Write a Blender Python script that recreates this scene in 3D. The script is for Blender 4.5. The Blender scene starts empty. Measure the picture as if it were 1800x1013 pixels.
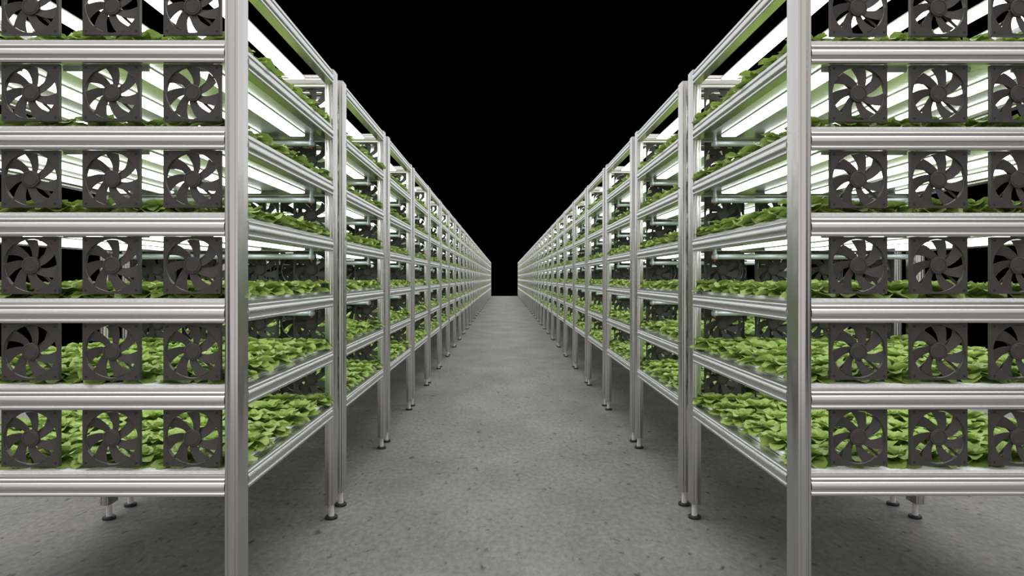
import bpy, math, random
import numpy as np
from mathutils import Matrix, Vector

random.seed(7)
rng = np.random.default_rng(7)
S = bpy.context.scene
COL = S.collection
PI = math.pi
U = 1 / 382.5            # one picture pixel at the front posts, in metres
D = 1200 / 382.5         # distance from the camera to the front posts
H = 668 * U              # camera height above the floor

# ------------------------------------------------------------------ materials
def new_mat(name):
    m = bpy.data.materials.new(name); m.use_nodes = True
    nt = m.node_tree
    return m, nt, nt.nodes['Principled BSDF']

def noise(nt, scale, detail=3, vec=None, rough=.5, dist=0):
    n = nt.nodes.new('ShaderNodeTexNoise')
    n.inputs['Scale'].default_value = scale
    n.inputs['Detail'].default_value = detail
    n.inputs['Roughness'].default_value = rough
    n.inputs['Distortion'].default_value = dist
    if vec: nt.links.new(vec, n.inputs['Vector'])
    return n

def ramp(nt, src, stops):
    r = nt.nodes.new('ShaderNodeValToRGB')
    el = r.color_ramp.elements
    while len(el) < len(stops): el.new(.5)
    for e, (p, c) in zip(el, stops):
        e.position = p; e.color = (*c, 1) if len(c) == 3 else c
    nt.links.new(src, r.inputs['Fac'])
    return r

def coords(nt, scale=(1, 1, 1), kind='Object'):
    tc = nt.nodes.new('ShaderNodeTexCoord')
    mp = nt.nodes.new('ShaderNodeMapping')
    mp.inputs['Scale'].default_value = scale
    nt.links.new(tc.outputs[kind], mp.inputs['Vector'])
    return mp.outputs['Vector']

def bump(nt, b, src, strength, dist):
    n = nt.nodes.new('ShaderNodeBump')
    n.inputs['Strength'].default_value = strength
    n.inputs['Distance'].default_value = dist
    nt.links.new(src, n.inputs['Height'])
    nt.links.new(n.outputs['Normal'], b.inputs['Normal'])

def metal(name, col, rough, stretch, var=.05, bs=.10):
    m, nt, b = new_mat(name)
    v = coords(nt, stretch)
    n = noise(nt, 3.0, 4, v)
    r = ramp(nt, n.outputs['Fac'], [(.3, tuple(c * (1 - var) for c in col)), (.7, tuple(min(1, c * (1 + var)) for c in col))])
    nt.links.new(r.outputs['Color'], b.inputs['Base Color'])
    b.inputs['Metallic'].default_value = 1
    rr = nt.nodes.new('ShaderNodeMapRange')
    rr.inputs['To Min'].default_value = rough * .75; rr.inputs['To Max'].default_value = rough * 1.3
    nt.links.new(n.outputs['Fac'], rr.inputs['Value'])
    nt.links.new(rr.outputs['Result'], b.inputs['Roughness'])
    if bs > .2: bump(nt, b, noise(nt, 9, 2, v).outputs['Fac'], bs, .004)
    return m

M = {}
M['post'] = metal('brushed_aluminium_upright', (.585, .575, .56), .22, (2, 2, .35), .035, .01)
M['rail_x'] = metal('brushed_aluminium_cross', (.68, .66, .65), .29, (.35, 3, 3), .03, .02)
M['rail_y'] = metal('brushed_aluminium_long', (.71, .705, .70), .24, (3, .35, 3), .03, .012)
M['pan'] = metal('polished_tray_metal', (.94, .95, .94), .30, (.8, 4, 1), .03, .35)


def plain(name, col, rough=.5, metallic=0, var=.06, scale=30, bm=0):
    m, nt, b = new_mat(name)
    n = noise(nt, scale, 3, coords(nt))
    r = ramp(nt, n.outputs['Fac'], [(.3, tuple(c * (1 - var) for c in col)), (.7, tuple(c * (1 + var) for c in col))])
    nt.links.new(r.outputs['Color'], b.inputs['Base Color'])
    b.inputs['Roughness'].default_value = rough
    b.inputs['Metallic'].default_value = metallic
    if bm: bump(nt, b, n.outputs['Fac'], bm, .01)
    return m

M['pipe'] = plain('grey_blue_pipe', (.44, .49, .52), .35, .35)
M['fan'] = plain('dark_fan_plastic', (.044, .039, .037), .5)
M['fan_hole'] = plain('black_screw_hole', (.012, .011, .011), .6)
M['stem'] = plain('pale_foot_stem', (.62, .60, .60), .35)
M['pad'] = plain('black_rubber_pad', (.012, .012, .012), .6)
M['foam'] = plain('white_foam_raft', (.74, .75, .76), .7, var=.05, scale=60, bm=.5)
M['red'] = plain('red_plastic', (.35, .03, .02), .4)
M['housing'] = plain('lamp_housing', (.62, .63, .63), .4)

m, nt, b = new_mat('lamp_diffuser')
b.inputs['Base Color'].default_value = (.9, .9, .9, 1)
b.inputs['Emission Color'].default_value = (.98, 1, .99, 1)
b.inputs['Emission Strength'].default_value = LAMP = 3.4
M['diffuser'] = m

# leaves: bright yellow-green blade, pale rib and stalk, a little translucency
m, nt, b = new_mat('lettuce_leaf')
uv = nt.nodes.new('ShaderNodeUVMap')
sep = nt.nodes.new('ShaderNodeSeparateXYZ'); nt.links.new(uv.outputs['UV'], sep.inputs[0])
n = noise(nt, 28, 3, coords(nt))
base = ramp(nt, n.outputs['Fac'], [(.28, (.27, .39, .075)), (.72, (.41, .54, .16))])
mx = nt.nodes.new('ShaderNodeMix'); mx.data_type = 'RGBA'
rib = ramp(nt, sep.outputs['X'], [(.44, (0, 0, 0)), (.5, (1, 1, 1)), (.56, (0, 0, 0))])
mth = nt.nodes.new('ShaderNodeMath'); mth.operation = 'MULTIPLY'; mth.inputs[1].default_value = .45
nt.links.new(rib.outputs['Color'], mth.inputs[0]); nt.links.new(mth.outputs[0], mx.inputs['Factor'])
nt.links.new(base.outputs['Color'], mx.inputs['A']); mx.inputs['B'].default_value = (.54, .64, .32, 1)
nt.links.new(mx.outputs['Result'], b.inputs['Base Color'])
b.inputs['Roughness'].default_value = .45
b.inputs['Specular IOR Level'].default_value = .35
bump(nt, b, noise(nt, 70, 2, coords(nt)).outputs['Fac'], .35, .01)
tr = nt.nodes.new('ShaderNodeBsdfTranslucent')
nt.links.new(mx.outputs['Result'], tr.inputs['Color'])
ms = nt.nodes.new('ShaderNodeMixShader'); ms.inputs[0].default_value = .22
nt.links.new(b.outputs[0], ms.inputs[1]); nt.links.new(tr.outputs[0], ms.inputs[2])
nt.links.new(ms.outputs[0], nt.nodes['Material Output'].inputs['Surface'])
M['leaf'] = m

# floor: grey cast concrete, mottled, with a few dark specks
m, nt, b = new_mat('grey_concrete')
v = coords(nt, (1, .55, 1))
n1 = noise(nt, 1.3, 6, v, .6)
n2 = noise(nt, 26, 4, v, .65)
n3 = noise(nt, 13, 3, v, .55, .4)
c1 = ramp(nt, n1.outputs['Fac'], [(.3, (.15, .152, .149)), (.7, (.235, .233, .226))])
c2 = ramp(nt, n2.outputs['Fac'], [(.32, (.66, .66, .66)), (.62, (1.0, 1.0, 1.0))])
c3 = ramp(nt, n3.outputs['Fac'], [(.29, (.40, .40, .40)), (.36, (1, 1, 1))])
def mul(a, c):
    k = nt.nodes.new('ShaderNodeMix'); k.data_type = 'RGBA'; k.blend_type = 'MULTIPLY'; k.inputs['Factor'].default_value = 1
    nt.links.new(a, k.inputs['A']); nt.links.new(c, k.inputs['B']); return k.outputs['Result']
nt.links.new(mul(mul(c1.outputs['Color'], c2.outputs['Color']), c3.outputs['Color']), b.inputs['Base Color'])
b.inputs['Roughness'].default_value = .72
b.inputs['Specular IOR Level'].default_value = .3
bump(nt, b, n2.outputs['Fac'], .5, .012)
M['floor'] = m

# ------------------------------------------------------------------ mesh helpers
class MB:
    def __init__(s): s.v = []; s.f = []; s.m = []
    def add(s, vs, fs, mi=0):
        o = len(s.v); s.v += [tuple(p) for p in vs]
        s.f += [tuple(i + o for i in f) for f in fs]; s.m += [mi] * len(fs)
    def box(s, x0, x1, y0, y1, z0, z1, mi=0):
        s.add([(x0, y0, z0), (x1, y0, z0), (x1, y1, z0), (x0, y1, z0), (x0, y0, z1), (x1, y0, z1), (x1, y1, z1), (x0, y1, z1)],
              [(0, 3, 2, 1), (4, 5, 6, 7), (0, 1, 5, 4), (1, 2, 6, 5), (2, 3, 7, 6), (3, 0, 4, 7)], mi)
    def extrude(s, prof, a, b, fn, mi=0):
        n = len(prof)
        vs = [fn(p, q, a) for p, q in prof] + [fn(p, q, b) for p, q in prof]
        fs = [(i, (i + 1) % n, n + (i + 1) % n, n + i) for i in range(n)]
        fs += [tuple(reversed(range(n))), tuple(range(n, 2 * n))]
        s.add(vs, fs, mi)
    def cyl(s, c, r0, r1, h, axis='z', n=24, mi=0):
        vs = []
        for r, t in ((r0, 0), (r1, h)):
            for k in range(n):
                a = 2 * PI * k / n; p, q = r * math.cos(a), r * math.sin(a)
                vs.append({'z': (c[0] + p, c[1] + q, c[2] + t), 'y': (c[0] + p, c[1] + t, c[2] + q), 'x': (c[0] + t, c[1] + p, c[2] + q)}[axis])
        fs = [(k, (k + 1) % n, n + (k + 1) % n, n + k) for k in range(n)] + [tuple(reversed(range(n))), tuple(range(n, 2 * n))]
        s.add(vs, fs, mi)
    def lathe(s, c, prof, n=24, mi=0):          # (r, z) pairs, closed top and bottom
        vs = []
        for r, z in prof:
            for k in range(n):
                a = 2 * PI * k / n; vs.append((c[0] + r * math.cos(a), c[1] + r * math.sin(a), c[2] + z))
        m_ = len(prof)
        fs = [(j * n + k, j * n + (k + 1) % n, (j + 1) * n + (k + 1) % n, (j + 1) * n + k) for j in range(m_ - 1) for k in range(n)]
        fs += [tuple(reversed(range(n))), tuple(range((m_ - 1) * n, m_ * n))]
        s.add(vs, fs, mi)
    def mesh(s, name, mats, smooth=False, angle=35):
        me = bpy.data.meshes.new(name); me.from_pydata(s.v, [], s.f)
        for q in mats: me.materials.append(q)
        if any(s.m): me.polygons.foreach_set('material_index', s.m)
        fix(me)
        if smooth:
            me.polygons.foreach_set('use_smooth', [True] * len(me.polygons))
            me.set_sharp_from_angle(angle=math.radians(angle))
        me.update(); return me

import bmesh
def fix(me):
    bm = bmesh.new(); bm.from_mesh(me)
    bmesh.ops.recalc_face_normals(bm, faces=bm.faces)
    bm.to_mesh(me); bm.free()

def link(name, me, parent=None, loc=None, **props):
    o = bpy.data.objects.new(name, me); COL.objects.link(o)
    if parent: o.parent = parent
    if loc is not None: o.location = loc
    for k, v_ in props.items(): o[k] = v_
    return o

def np_mesh(name, V, F, mats, uv=None, smooth=True, mi=None):
    me = bpy.data.meshes.new(name)
    V = np.ascontiguousarray(V, dtype=np.float32); F = np.ascontiguousarray(F, dtype=np.int32)
    me.vertices.add(len(V)); me.vertices.foreach_set('co', V.ravel())
    me.loops.add(F.size); me.loops.foreach_set('vertex_index', F.ravel())
    me.polygons.add(len(F)); k = F.shape[1]
    me.polygons.foreach_set('loop_start', np.arange(0, F.size, k, dtype=np.int32))
    me.polygons.foreach_set('loop_total', np.full(len(F), k, dtype=np.int32))
    me.polygons.foreach_set('use_smooth', np.full(len(F), smooth))
    for q in mats: me.materials.append(q)
    if mi is not None: me.polygons.foreach_set('material_index', mi)
    if uv is not None:
        lay = me.uv_layers.new(name='UVMap')
        lay.data.foreach_set('uv', np.ascontiguousarray(uv[F.ravel()], dtype=np.float32).ravel())
    me.update(); me.validate(); return me

def merged(V, F, mats4):            # copies of (V, F) under 4x4 transforms, in one array
    n = len(V); k = len(mats4)
    Mx = np.array(mats4, dtype=np.float64)
    Vh = np.c_[V, np.ones(n)]
    VV = np.einsum('kij,nj->kni', Mx, Vh)[:, :, :3].reshape(-1, 3)
    FF = (F[None] + (np.arange(k) * n)[:, None, None]).reshape(-1, F.shape[1])
    return VV, FF

ORD = ['first', 'second', 'third', 'fourth', 'fifth', 'sixth', 'seventh', 'eighth', 'ninth', 'tenth', 'eleventh', 'twelfth',
       'thirteenth', 'fourteenth', 'fifteenth', 'sixteenth', 'seventeenth', 'eighteenth', 'nineteenth', 'twentieth']
ORD += ['twenty-' + x for x in ORD[:9]] + ['thirtieth', 'thirty-first']

# ------------------------------------------------------------------ the rack
L = .603 * D; T = .0432 * D; W = 640 * U; PW = 24.5 * U; PER = .65 * D
NR = 31
def lvl(i): return (283 + 153 * i) * U           # underside of the rails on level i
AISLE = {'left': -466.5 * U, 'right': 518.5 * U}
# a rack is modelled with its aisle face at x = 0 and its body towards +x; the left row is mirrored in placement (x -> -x)
def bulge(h0, h1, d, n=7):
    return [(h0 + (h1 - h0) * k / (n - 1), d * (1 - abs(2 * k / (n - 1) - 1) ** 2.4)) for k in range(n)]
RIDGES = bulge(0, 7, 1.6, 5) + [(7.6, -1.3)] + bulge(8.4, 25, 3.0, 9) + [(25.7, -1.3)] + bulge(26.4, 31, 1.4, 5) + [(31.6, -.8), (36, -.8)]
def rail_profile(depth):             # (out, up) outline in metres: ridged on the outer and the inner side
    out = [(-o * U, h * U) for h, o in RIDGES]
    inn = [((depth - 1.2 + .4 * o) * U, h * U) for h, o in reversed(RIDGES)]
    return [(p + 3.0 * U * 0, q) for p, q in out] + inn

def cross_rail_mesh():               # lies along x, outer side at -y
    mb = MB(); mb.extrude(rail_profile(10), PW, W - PW, lambda p, q, a: (a, p + 3 * U, q)); return mb.mesh('cross_rail', [M['rail_x']], True, 50)
def long_rail_mesh():                # lies along y, outer side at -x
    mb = MB(); mb.extrude(rail_profile(22), T, L - T, lambda p, q, a: (p + 2 * U, a, q)); return mb.mesh('long_rail', [M['rail_y']], True, 50)

def post_mesh():
    # outline in plan: PW wide in x, T deep in y, ridged faces, chamfered corners
    w, t = PW / U, T / U
    def face(a0, a1, n=1):
        pts = []
        ln = a1 - a0
        s1 = ln * .17
        pts += [(a0, 0), (a0 + s1 * .9, .0), (a0 + s1, -.9), (a0 + s1 * 1.15, -.9)]
        pts += [(a0 + s1 * 1.2 + (ln - 2.4 * s1) * k / 8, 1.3 * (1 - abs(k / 4 - 1) ** 2.2)) for k in range(9)]
        pts += [(a1 - s1 * 1.15, -.9), (a1 - s1, -.9), (a1 - s1 * .9, 0), (a1, 0)]
        return pts
    def side(a0, a1):                # the deep sides: broad flat margins and one shallow swell
        ln = a1 - a0
        return [(a0, .4)] + [(a0 + ln * (.2 + .6 * k / 6), .4 + .8 * (1 - (k / 3 - 1) ** 2)) for k in range(7)] + [(a1, .4)]
    c = 1.6
    out = []
    out += [(a, 1.3 - o) for a, o in face(c, w - c)]                    # front (-y)
    out += [(w - 1.3 + o, a) for a, o in side(c, t - c)]                # +x side
    out += [(a, t - 1.3 + o) for a, o in reversed(face(c, w - c))]      # back
    out += [(1.3 - o, a) for a, o in reversed(side(c, t - c))]          # -x side
    mb = MB(); mb.extrude([(p * U, q * U) for p, q in out], 44.5 * U, 1241 * U, lambda p, q, a: (p, q, a))
    return mb.mesh('post', [M['post']], True, 50)

ME = {}
ME['cross'] = cross_rail_mesh(); ME['long'] = long_rail_mesh(); ME['post'] = post_mesh()
mb = MB(); mb.cyl((0, 0, 8 * U), 8.0 * U, 6.6 * U, 37 * U); ME['stem'] = mb.mesh('foot_stem', [M['stem']], True)
mb = MB(); mb.lathe((0, 0, 0), [(16 * U, 0), (17.2 * U, 1.2 * U), (17.2 * U, 6 * U), (15.6 * U, 8 * U)], 28); ME['pad'] = mb.mesh('foot_pad', [M['pad']], True)

def compose(parts):                  # several (mesh, matrix) joined into one mesh
    bm = bmesh.new(); mats = []
    for me, mx in parts:
        tmp = me.copy(); tmp.transform(mx)
        if mx.determinant() < 0: tmp.flip_normals()
        idx = []
        for q in me.materials:
            if q not in mats: mats.append(q)
            idx.append(mats.index(q))
        n0 = len(bm.faces); bm.from_mesh(tmp); bm.faces.ensure_lookup_table()
        for f in bm.faces[n0:]: f.material_index = idx[f.material_index] if idx else 0
        bpy.data.meshes.remove(tmp)
    me = bpy.data.meshes.new('joined'); bm.to_mesh(me); bm.free()
    for q in mats: me.materials.append(q)
    return me

POSTS = [(0, 0), (W - PW, 0), (0, L - T), (W - PW, L - T)]
TR = Matrix.Translation
def flip_x(w): return TR((w, 0, 0)) @ Matrix.Scale(-1, 4, (1, 0, 0))
def flip_y(l): return TR((0, l, 0)) @ Matrix.Scale(-1, 4, (0, 1, 0))
parts = []
for px, py in POSTS:
    parts.append((ME['post'], TR((px, py, 0))))
    parts.append((ME['stem'], TR((px + PW / 2, py + T / 2, 0)))); parts.append((ME['pad'], TR((px + PW / 2, py + T / 2, 0))))
for i in range(7):
    z = TR((0, 0, lvl(i)))
    parts += [(ME['cross'], z), (ME['cross'], z @ flip_y(L)), (ME['long'], z), (ME['long'], z @ flip_x(W))]
ME['rack'] = compose(parts); ME['rack'].name = 'growing_rack'
flipm = {}
def flipped(key, mx):
    k = key + str(mx)
    if k not in flipm: flipm[k] = compose([(ME[key], mx)])
    return flipm[k]
# the left row is turned so that its aisle face is at the right: geometry mirrored in x about the rack's middle is identical in outline
def rack_x(side): return AISLE[side] - W if side == 'left' else AISLE[side]
def rack_y(k): return D + PER * k

def put_rack(side, k):
    base = (rack_x(side), rack_y(k), 0)
    where = f'{ORD[k]} from the camera in the {side} row' if k else f'nearest the camera in the {side} row'
    label = f'tall silver aluminium growing rack, {where}'
    common = dict(label=label, category='rack', group='growing racks of the %s row' % side)
    if k >= 14:
        link('growing_rack', ME['rack'], None, base, **common); return
    r = link('growing_rack', None, None, base, **common)
    r.empty_display_size = .2
    for px, py in POSTS:
        p = link('post', ME['post'], r, (px, py, 0))
        link('foot_stem', ME['stem'], p, (PW / 2, T / 2, 0)); link('foot_pad', ME['pad'], p, (PW / 2, T / 2, 0))
    for i in range(7):
        link('cross_rail', ME['cross'], r, (0, 0, lvl(i)))
        link('cross_rail', flipped('cross', flip_y(L)), r, (0, 0, lvl(i)))
        link('side_rail', ME['long'], r, (0, 0, lvl(i)))
        link('side_rail', flipped('long', flip_x(W)), r, (0, 0, lvl(i)))

for side in ('left', 'right'):
    for k in range(NR): put_rack(side, k)

SHELF = ['lowest', 'second', 'third', 'fourth', 'fifth', 'sixth']
def rk(side, k): return f'{side} row, {ORD[k]} rack'

# ------------------------------------------------------------------ trays: metal pan with a white foam raft on it
x0, x1 = 24.6 * U, W - 24.6 * U; y0, y1 = 13.5 * U, L - 13.5 * U
def pan_mesh():
    mb = MB()
    yy0, yy1 = T + 1 * U, L - T - 1 * U
    mb.box(x0, x1, yy0, yy1, 8.2 * U, 37 * U)
    mb.box(PW + 1 * U, W - PW - 1 * U, y0, yy0, 8.2 * U, 37 * U)
    mb.box(PW + 1 * U, W - PW - 1 * U, yy1, y1, 8.2 * U, 37 * U)
    return mb.mesh('tray_pan', [M['pan']], True, 60)
def foam_mesh(seg=1):
    mb = MB(); n = 6
    for q in range(n):
        a = y0 + (y1 - y0) * q / n; bb = y0 + (y1 - y0) * (q + 1) / n
        mb.box(x0 + 1 * U, x1 - 1 * U, a + .0012, bb - .0012, 37 * U, 42.5 * U)
    return mb.mesh('foam_raft', [M['foam']])
ME['pan'] = pan_mesh(); ME['foam'] = foam_mesh()
ME['tray'] = compose([(ME['pan'], Matrix()), (ME['foam'], Matrix())])
rest = []
for k in range(NR):
    for side in ('left', 'right'):
        for i in range(6):
            loc = (rack_x(side), rack_y(k), lvl(i))
            if k >= 25: rest.append((ME['tray'], TR(loc))); continue
            pr = dict(label=f'metal growing tray with white foam raft, {rk(side, k)}, {SHELF[i]} shelf', category='tray', group='growing trays on the rack shelves')
            if k < 8:
                t = link('growing_tray', ME['pan'], None, loc, **pr)
                link('foam_raft', ME['foam'], t, (0, 0, 0))
            else:
                link('growing_tray', ME['tray'], None, loc, **pr)
link('growing_trays', compose(rest), None, None, label='growing trays of the farthest racks where both rows end', category='trays', kind='stuff')

# ------------------------------------------------------------------ grow lights
BX = [W * 0 + (68 + 20 + 117 * j) * U for j in range(5)]
ly0, ly1 = T + .01, 1.672
def light_meshes():
    mb = MB(); w = 20 * U
    prof = [(-w, 5 * U), (-w, 1.5 * U), (-w * .82, 0), (w * .82, 0), (w, 1.5 * U), (w, 5 * U)]
    mb.extrude(prof, ly0 + .012, ly1 - .012, lambda p, q, a: (p, a, q)); d = mb.mesh('diffuser', [M['diffuser']])
    mb = MB(); mb.box(-w - 1.2 * U, w + 1.2 * U, ly0, ly1, 5 * U, 7.8 * U)
    mb.box(-w, w, ly0, ly0 + .012, 0, 5 * U); mb.box(-w, w, ly1 - .012, ly1, 0, 5 * U)
    h = mb.mesh('housing', [M['housing']]); return d, h
ME['diff'], ME['hous'] = light_meshes()
ME['light'] = compose([(ME['hous'], Matrix()), (ME['diff'], Matrix())])
rest = []; nl = 0
LK = ['first', 'second', 'third', 'fourth', 'fifth']
for k in range(NR):
    for side in ('left', 'right'):
        for i in range(1, 7):
            for j in range(5):
                bx = BX[j] if side == 'right' else W - BX[j]
                loc = (rack_x(side) + bx, rack_y(k), lvl(i) + .3 * U)
                if k < 5:
                    what = f'{ORD[i - 1]} shelf space' if i < 6 else 'topmost shelf space'
                    t = link('grow_light', None, None, loc, label=f'white grow light bar, {rk(side, k)}, {what}, {LK[j]} from the aisle', category='light', group='grow light bars under the shelves')
                    link('diffuser', ME['diff'], t, (0, 0, 0)); link('housing', ME['hous'], t, (0, 0, 0))
                elif k < 12 or j < 2:
                    rest.append((ME['light'], TR(loc)))
link('grow_lights', compose(rest), None, None, label='grow light bars of the racks farther down both rows', category='lights', kind='stuff')

# ------------------------------------------------------------------ water pipes with an elbow near the aisle
def pipe_mesh(mir):
    s = -1 if mir else 1
    X = lambda d: (W - d if mir else d)
    mb = MB(); r = 7.5 * U
    a, c = X(60 * U), X(W - 60 * U)
    mb.cyl((min(a, c), 0, 0), r, r, abs(c - a), 'x', 16)
    p = MB()
    p.lathe((X(54 * U), 0, 0), [(5 * U, -8.5 * U), (8.5 * U, -5.5 * U), (9.5 * U, 0), (8.5 * U, 5.5 * U), (6 * U, 8.5 * U), (6 * U, 30 * U)], 16)
    v = MB(); v.cyl((X(54 * U), 0, -13 * U), 2.2 * U, 2.6 * U, 5 * U, 'z', 10)
    return mb.mesh('pipe', [M['pipe']], True), p.mesh('elbow', [M['pipe']], True), v.mesh('valve', [M['red']], True)
PM = {'right': pipe_mesh(False), 'left': pipe_mesh(True)}
rest = []
for k in range(NR):
    for side in ('left', 'right'):
        for i in range(1, 6):
            loc = (rack_x(side), rack_y(k) + 1.70, lvl(i) - 16 * U)
            p, e, v_ = PM[side]
            if k < 8:
                t = link('water_pipe', p, None, loc, label=f'grey water pipe with elbow, {rk(side, k)}, under the {SHELF[i]} shelf', category='pipe', group='water pipes under the shelves')
                link('elbow', e, t, (0, 0, 0)); link('valve', v_, t, (0, 0, 0), label='small red valve')
            elif k < 16:
                link('water_pipe', compose([(p, Matrix()), (e, Matrix())]) if (side, 'pm') not in flipm else flipm[(side, 'pm')], None, loc,
                     label=f'grey water pipe with elbow, {rk(side, k)}, under the {SHELF[i]} shelf', category='pipe', group='water pipes under the shelves')

# ------------------------------------------------------------------ fans
FS = 101 * U; FT = 8.4 * U; RB = 47 * U; RH = 15.4 * U; RC = 12 * U
def fan_housing(seg=48, corners=True):
    mb = MB(); h = FS / 2
    assert seg % 8 == 0
    circ, sq = [], []
    for k in range(seg):
        a = 2 * PI * (k + .5) / seg
        c, s_ = math.cos(a), math.sin(a); mxx = max(abs(c), abs(s_))
        circ.append((RB * c, RB * s_)); sq.append((h * c / mxx, h * s_ / mxx))
    # corner vertices
    vs = []
    for y in (0, FT):
        vs += [(p, y, q) for p, q in circ] + [(p, y, q) for p, q in sq]
    cs = [(h, h), (-h, h), (-h, -h), (h, -h)]
    ci = len(vs); vs += [(p, 0, q) for p, q in cs] + [(p, FT, q) for p, q in cs]
    fs = []; n = seg
    for k in range(n):
        k2 = (k + 1) % n
        corner = None
        for m_, kk in enumerate((n // 8 - 1, 3 * n // 8 - 1, 5 * n // 8 - 1, 7 * n // 8 - 1)):
            if k == kk: corner = m_
        for y, o in ((0, 0), (1, 2 * n)):
            fs.append((o + k, o + k2, o + n + k2, o + n + k))
            if corner is not None: fs.append((o + n + k, o + n + k2, ci + 4 * y + corner))
        fs.append((k, k2, 2 * n + k2, 2 * n + k))
        if corner is None: fs.append((n + k, n + k2, 3 * n + k2, 3 * n + k))
        else:
            fs.append((n + k, ci + corner, ci + 4 + corner, 3 * n + k)); fs.append((ci + corner, n + k2, 3 * n + k2, ci + 4 + corner))
    mb.add(vs, fs)
    if corners:
        for sx in (-1, 1):
            for sz in (-1, 1): mb.cyl((sx * 44.5 * U, -.25 * U, sz * 44.5 * U), 2.3 * U, 2.3 * U, .5 * U, 'y', 10, 1)
        # back struts that carry the motor
        for a in (-42, 40, 138, 226):
            a = math.radians(a); dx, dz = math.cos(a), math.sin(a); w = 2.2 * U
            p = [(dx * r - dz * s_ * w, dz * r + dx * s_ * w) for r, s_ in ((RH * .6, -1), (RH * .6, 1), (RB + .5 * U, 1), (RB + .5 * U, -1))]
            mb.add([(q[0], y, q[1]) for y in (FT - 1.6 * U, FT - .1 * U) for q in p], [(0, 1, 2, 3), (4, 7, 6, 5), (0, 4, 5, 1), (1, 5, 6, 2), (2, 6, 7, 3), (3, 7, 4, 0)])
        mb.cyl((0, FT - 2.2 * U, 0), RH * .9, RH * .9, 2.1 * U, 'y', 24)
    return mb
def hub():
    mb = MB(); n = 32
    prof = [(RH, 6 * U), (RH, .9 * U), (RH - 1.1 * U, .3 * U), (RC + .7 * U, .3 * U), (RC + .4 * U, .8 * U), (RC, .7 * U), (RC - .6 * U, .1 * U)]
    vs = []
    for r, y in prof:
        for k in range(n): a = 2 * PI * k / n; vs.append((r * math.cos(a), y, r * math.sin(a)))
    m_ = len(prof)
    fs = [(j * n + k, j * n + (k + 1) % n, (j + 1) * n + (k + 1) % n, (j + 1) * n + k) for j in range(m_ - 1) for k in range(n)]
    fs += [tuple(range(n)), tuple(reversed(range((m_ - 1) * n, m_ * n)))]
    mb.add(vs, fs); return mb
def blade(nr=7, na=4, thick=True):
    # one blade about angle 0 at the hub; sweeps anticlockwise towards the tip
    R1 = 46 * U; rows = []
    for r_ in range(nr):
        u = r_ / (nr - 1); r = RH - .3 * U + (R1 - RH + .3 * U) * u
        c = math.radians(24) * u ** 1.15 + math.radians(2) * math.sin(PI * u)
        hw = math.radians(21.8 - 5.8 * min(1, u / .4) ** .8 - 1.0 * max(0, (u - .4) / .6))
        row = []
        for j in range(na + 1):
            t = -1 + 2 * j / na
            a = c + hw * t
            y = 3.3 * U + 1.5 * U * t
            row.append((r * math.cos(a), y, r * math.sin(a)))
        rows.append(row)
    mb = MB(); vs = [p for row in rows for p in row]; n = len(vs); w = na + 1
    fs = [(i * w + j, i * w + j + 1, (i + 1) * w + j + 1, (i + 1) * w + j) for i in range(nr - 1) for j in range(na)]
    if thick:
        vs2 = [(p[0], p[1] + .7 * U, p[2]) for p in vs]
        f2 = [tuple(reversed([q + n for q in f])) for f in fs]
        ring = [j for j in range(w)] + [i * w + na for i in range(1, nr)] + [(nr - 1) * w + j for j in range(na - 1, -1, -1)] + [i * w for i in range(nr - 2, 0, -1)]
        f3 = [(ring[q], ring[(q + 1) % len(ring)], ring[(q + 1) % len(ring)] + n, ring[q] + n) for q in range(len(ring))]
        mb.add(vs + vs2, fs + f2 + f3)
    else: mb.add(vs, fs)
    return mb
BA = [math.radians(66 + 360 / 7 * q) for q in range(7)]
ME['fh'] = fan_housing().mesh('fan_housing', [M['fan'], M['fan_hole']])
ME['hub'] = hub().mesh('impeller_hub', [M['fan']], True, 30)
ME['blade'] = blade().mesh('fan_blade', [M['fan']], True, 40)
RY = lambda a: Matrix.Rotation(-a, 4, 'Y')
ME['imp'] = compose([(ME['hub'], Matrix())] + [(ME['blade'], RY(a)) for a in BA])
ME['fan'] = compose([(ME['fh'], Matrix()), (ME['imp'], Matrix())])
lowm = fan_housing(24, False).mesh('low', [M['fan']])
lowb = blade(4, 2, False).mesh('lowb', [M['fan']])
hb = MB(); hb.cyl((0, .3 * U, 0), RH, RH, 6 * U, 'y', 12)
ME['fanlow'] = compose([(lowm, Matrix()), (hb.mesh('lowhub', [M['fan']]), Matrix())] + [(lowb, RY(a)) for a in BA])

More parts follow.
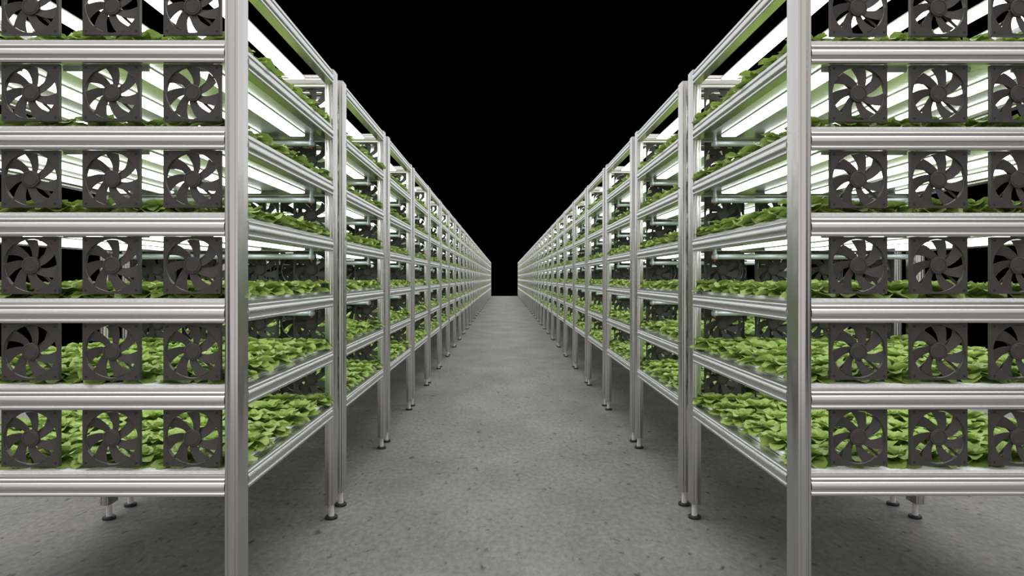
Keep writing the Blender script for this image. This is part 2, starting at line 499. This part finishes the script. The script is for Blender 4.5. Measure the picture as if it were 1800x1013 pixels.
FX = {('left', 0): [-552 - 143 * q for q in range(4)], ('right', 0): [631.5 + 143 * q for q in range(4)],
      ('left', 1): [-536 - 143 * q for q in range(4)], ('right', 1): [612 + 143 * q for q in range(4)]}
FY = {0: 10.8 * U, 1: L - 10.8 * U - FT}
far = []; nf = 0
for k in range(NR):
    for side in ('left', 'right'):
        for end in (0, 1):
            for i in range(6):
                for q in range(4):
                    if k > 9 and q > 1: continue
                    fx = FX[side, end][q] if (end or not k) else (-600.5 - 143 * q if side == 'left' else 652.5 + 143 * q)
                    loc = (fx * U, rack_y(k) + FY[end], lvl(i + 1) - 51.5 * U)
                    if k > 2:
                        far.append((k, loc)); continue
                    shelf = SHELF[i] if i < 5 else 'top'
                    lab = f'dark square fan, {rk(side, k)}, {"front" if not end else "back"} end, {shelf} shelf, {LK[q]} from the aisle'
                    pr = dict(label=lab, category='fan', group='square fans at the rack ends')
                    if k > 0:
                        link('cooling_fan', ME['fan'], None, loc, **pr); continue
                    t = link('cooling_fan', None, None, loc, **pr)
                    t.empty_display_size = .1
                    link('fan_housing', ME['fh'], t, (0, 0, 0))
                    if end: link('impeller', ME['imp'], t, (0, 0, 0))
                    else:
                        im = link('impeller', ME['hub'], t, (0, 0, 0))
                        for a in BA:
                            bl = link('blade', ME['blade'], im, (0, 0, 0)); bl.rotation_euler = (0, -a, 0)
def arr(me):
    me.calc_loop_triangles()
    V = np.empty(len(me.vertices) * 3); me.vertices.foreach_get('co', V)
    F = np.empty(len(me.loop_triangles) * 3, dtype=np.int32); me.loop_triangles.foreach_get('vertices', F)
    return V.reshape(-1, 3), F.reshape(-1, 3)
V, F = arr(ME['fanlow'])
VV, FF = merged(V, F, [np.array(TR(l)) for _, l in far])
link('cooling_fans', np_mesh('distant_fans', VV, FF, [M['fan']], smooth=False), None, None,
     label='dark square fans on the racks farther down both rows', category='fans', kind='stuff')

# ------------------------------------------------------------------ lettuce
def leaf_arrays(n_u, n_v, length, width, elev, az, curl, cup, ph, z0=0, r0=3.0):
    u = np.linspace(0, 1, n_u + 1)[:, None]; v = np.linspace(-1, 1, n_v + 1)[None, :]
    # centre line: starts at elevation elev and bends down by curl over its length
    ang = elev - curl * u ** 1.4
    ds = length / n_u
    rr = r0 + np.concatenate([[0], np.cumsum(np.cos(ang[1:, 0]) * ds)]); zz = z0 + np.concatenate([[0], np.cumsum(np.sin(ang[1:, 0]) * ds)])
    hw = width * np.clip(np.where(u < .3, .16 + .55 * (u / .3) ** 2, np.sqrt(np.clip(1 - ((u - .64) / .40) ** 2, .02, 1)) * 1.0), .12, 1)
    lx = hw * v
    wav = 1 + 0 * v
    lift = cup * hw * v ** 2 + .10 * width * np.sin(3.0 * u * PI + ph + 2.2 * v) * np.abs(v) * (u > .25)
    nx, nz = -np.sin(ang), np.cos(ang)
    R = rr[:, None] + nx * lift; Z = zz[:, None] + nz * lift; Lx = lx * (1 - .12 * v ** 2)
    ca, sa = math.cos(az), math.sin(az)
    P = np.stack([R * ca - Lx * sa, R * sa + Lx * ca, Z], -1).reshape(-1, 3)
    w = n_v + 1
    F = np.array([(i * w + j, (i + 1) * w + j, (i + 1) * w + j + 1, i * w + j + 1) for i in range(n_u) for j in range(n_v)], dtype=np.int32)
    uvs = np.stack([np.broadcast_to((v + 1) / 2, P.reshape(n_u + 1, w, 3).shape[:2]), np.broadcast_to(u, (n_u + 1, w))], -1).reshape(-1, 2)
    return P, F, uvs
def plant(seed, lod):
    r = np.random.default_rng(seed)
    n_u, n_v, cnt = [(6, 4, (8, 8, 6, 4, 6)), (4, 2, (7, 7, 5, 0)), (3, 2, (6, 5, 2, 0))][lod]
    spec = [(54, 20, .36, .95), (50, 19, .92, 1.2), (39, 16, 1.15, 1.1), (28, 11, 1.35, .9), (47, 19, .16, .75)]
    Vs, Fs, Us = [], [], []; o = 0
    for ring, (c, (ln, wd, el, cu)) in enumerate(zip(cnt, spec)):
        a0 = r.uniform(0, 2 * PI)
        for q in range(c):
            P, Fc, uvs = leaf_arrays(n_u, n_v, ln * r.uniform(.85, 1.12), wd * r.uniform(.85, 1.15) * (1.25 if lod else 1), el + r.uniform(-.12, .12), a0 + 2 * PI * q / c + r.uniform(-.2, .2),
                                     cu * r.uniform(.8, 1.2), r.uniform(.15, .5), r.uniform(0, 6), z0=.5, r0=2.5 - .4 * ring)
            Vs.append(P); Fs.append(Fc + o); Us.append(uvs); o += len(P)
    V = np.concatenate(Vs) * U
    V[:, 2] = np.maximum(V[:, 2], .5 * U)
    return V, np.concatenate(Fs), np.concatenate(Us)
PL = [[plant(11 + s, lod) for s in range(4)] for lod in range(3)]
PMESH = [np_mesh('lettuce', *PL[0][s][:2], [M['leaf']], uv=PL[0][s][2]) for s in range(4)]
NX, NZ = 8, 6
PX0 = 53; PXS = (640 - 106) / 7
PY = [(.064 + q * .095) * D for q in range(NZ)]
sing = 0; batch = {}
for k in range(NR):
    for side in ('left', 'right'):
        for i in range(6):
            for row in range(NZ):
                for c in range(NX):
                    if k > 2 and c > (7 if k < 9 else 3): continue
                    s = (c * 5 + row * 3 + i * 7 + k) % 4
                    lx = (PX0 + c * PXS + rng.uniform(-4, 4)) * U
                    x = rack_x(side) + (lx if side == 'right' else W - lx)
                    y = rack_y(k) + PY[row] + rng.uniform(-5, 5) * U
                    z = lvl(i) + 42.5 * U
                    rot = rng.uniform(0, 2 * PI); sc = rng.uniform(.93, 1.08)
                    # the plants that show largest: front rows and aisle edge of the two nearest racks
                    if k == 0 and ((row < 2 and c < 7) or c < 2 or (c == 2 and row < 5)) and sing < 300:
                        sing += 1
                        o = link('lettuce', PMESH[s], None, (x, y, z),
                                 label=f'lettuce, {side} nearest rack, {SHELF[i]} shelf, row {ORD[row]} from front, {ORD[c]} from aisle',
                                 category='lettuce', group='lettuces on the nearest rack of the %s row' % side)
                        o.rotation_euler = (0, 0, rot); o.scale = (sc,) * 3
                    else:
                        lod = 0 if k < 2 else (1 if k < 8 else 2)
                        if k < 2 and row < 0: lod = 1
                        Mx = np.array(TR((x, y, z)) @ Matrix.Rotation(rot, 4, 'Z') @ Matrix.Scale(sc, 4))
                        batch.setdefault((lod, s), []).append(Mx)
VA, FA, UA = [], [], []; o = 0
for (lod, s), mats in batch.items():
    V, F, uvp = PL[lod][s]
    VV, FF = merged(V, F, mats)
    VA.append(VV); FA.append(FF + o); UA.append(np.tile(uvp, (len(mats), 1))); o += len(VV)
link('lettuce_beds', np_mesh('lettuce_beds', np.concatenate(VA), np.concatenate(FA), [M['leaf']], uv=np.concatenate(UA)), None, None,
     label='dense beds of green lettuce on the shelves farther back in both rows', category='lettuces', kind='stuff')

# ------------------------------------------------------------------ floor
mb = MB(); mb.box(-3000 * U, 3000 * U, -4, D * 21.1, -.12, 0)
link('floor', mb.mesh('floor', [M['floor']]), None, None, kind='structure')

# ------------------------------------------------------------------ light, camera
def sun(name, strength, angle, direction, col=(1, 1, 1)):
    d = bpy.data.lights.new(name, 'SUN'); d.energy = strength; d.angle = math.radians(angle); d.color = col
    o = bpy.data.objects.new(name, d); COL.objects.link(o)
    o.rotation_euler = Vector(direction).to_track_quat('-Z', 'Y').to_euler(); o.location = (0, 0, 6)
    return o
sun('overhead_light', 3.1, 75, (0, .1, -1), (1, .985, .98))
sun('far_fill_sun', 1.5, 90, (0, -1, -.55), (.97, .98, 1))  # sun added at the far end to brighten aisle-side metal; no real source
sun('side_fill_sun', .6, 60, (1, .1, -.38), (1, .98, .97))  # low sun added to lift the floor under the racks; no lamp stands there
sun('side_fill_sun', .6, 60, (-1, .1, -.38), (1, .98, .97))  # its opposite, added for the same fill under the racks
sun('front_fill_sun', 1.3, 92, (.05, 1, -.62), (1, .97, .95))  # broad sun added behind the camera to light the front faces
w = bpy.data.worlds.new('world'); S.world = w; w.use_nodes = True
w.node_tree.nodes['Background'].inputs[0].default_value = (0, 0, 0, 1)
cam = bpy.data.cameras.new('camera'); co = bpy.data.objects.new('camera', cam); COL.objects.link(co); S.camera = co
cam.sensor_width = 36; cam.lens = 24; cam.clip_start = .05; cam.clip_end = 200
th = .0041
cam.shift_x = (14.5 - 1200 * th) / 1800; cam.shift_y = -17.5 / 1800
co.location = (0, 0, H); co.rotation_euler = (PI / 2, 0, -th)
S.view_settings.view_transform = 'Standard'; S.view_settings.look = 'None'; S.view_settings.gamma = 1
S.view_settings.exposure = 0; S.view_settings.use_curve_mapping = False
print('individual lettuces', sing)
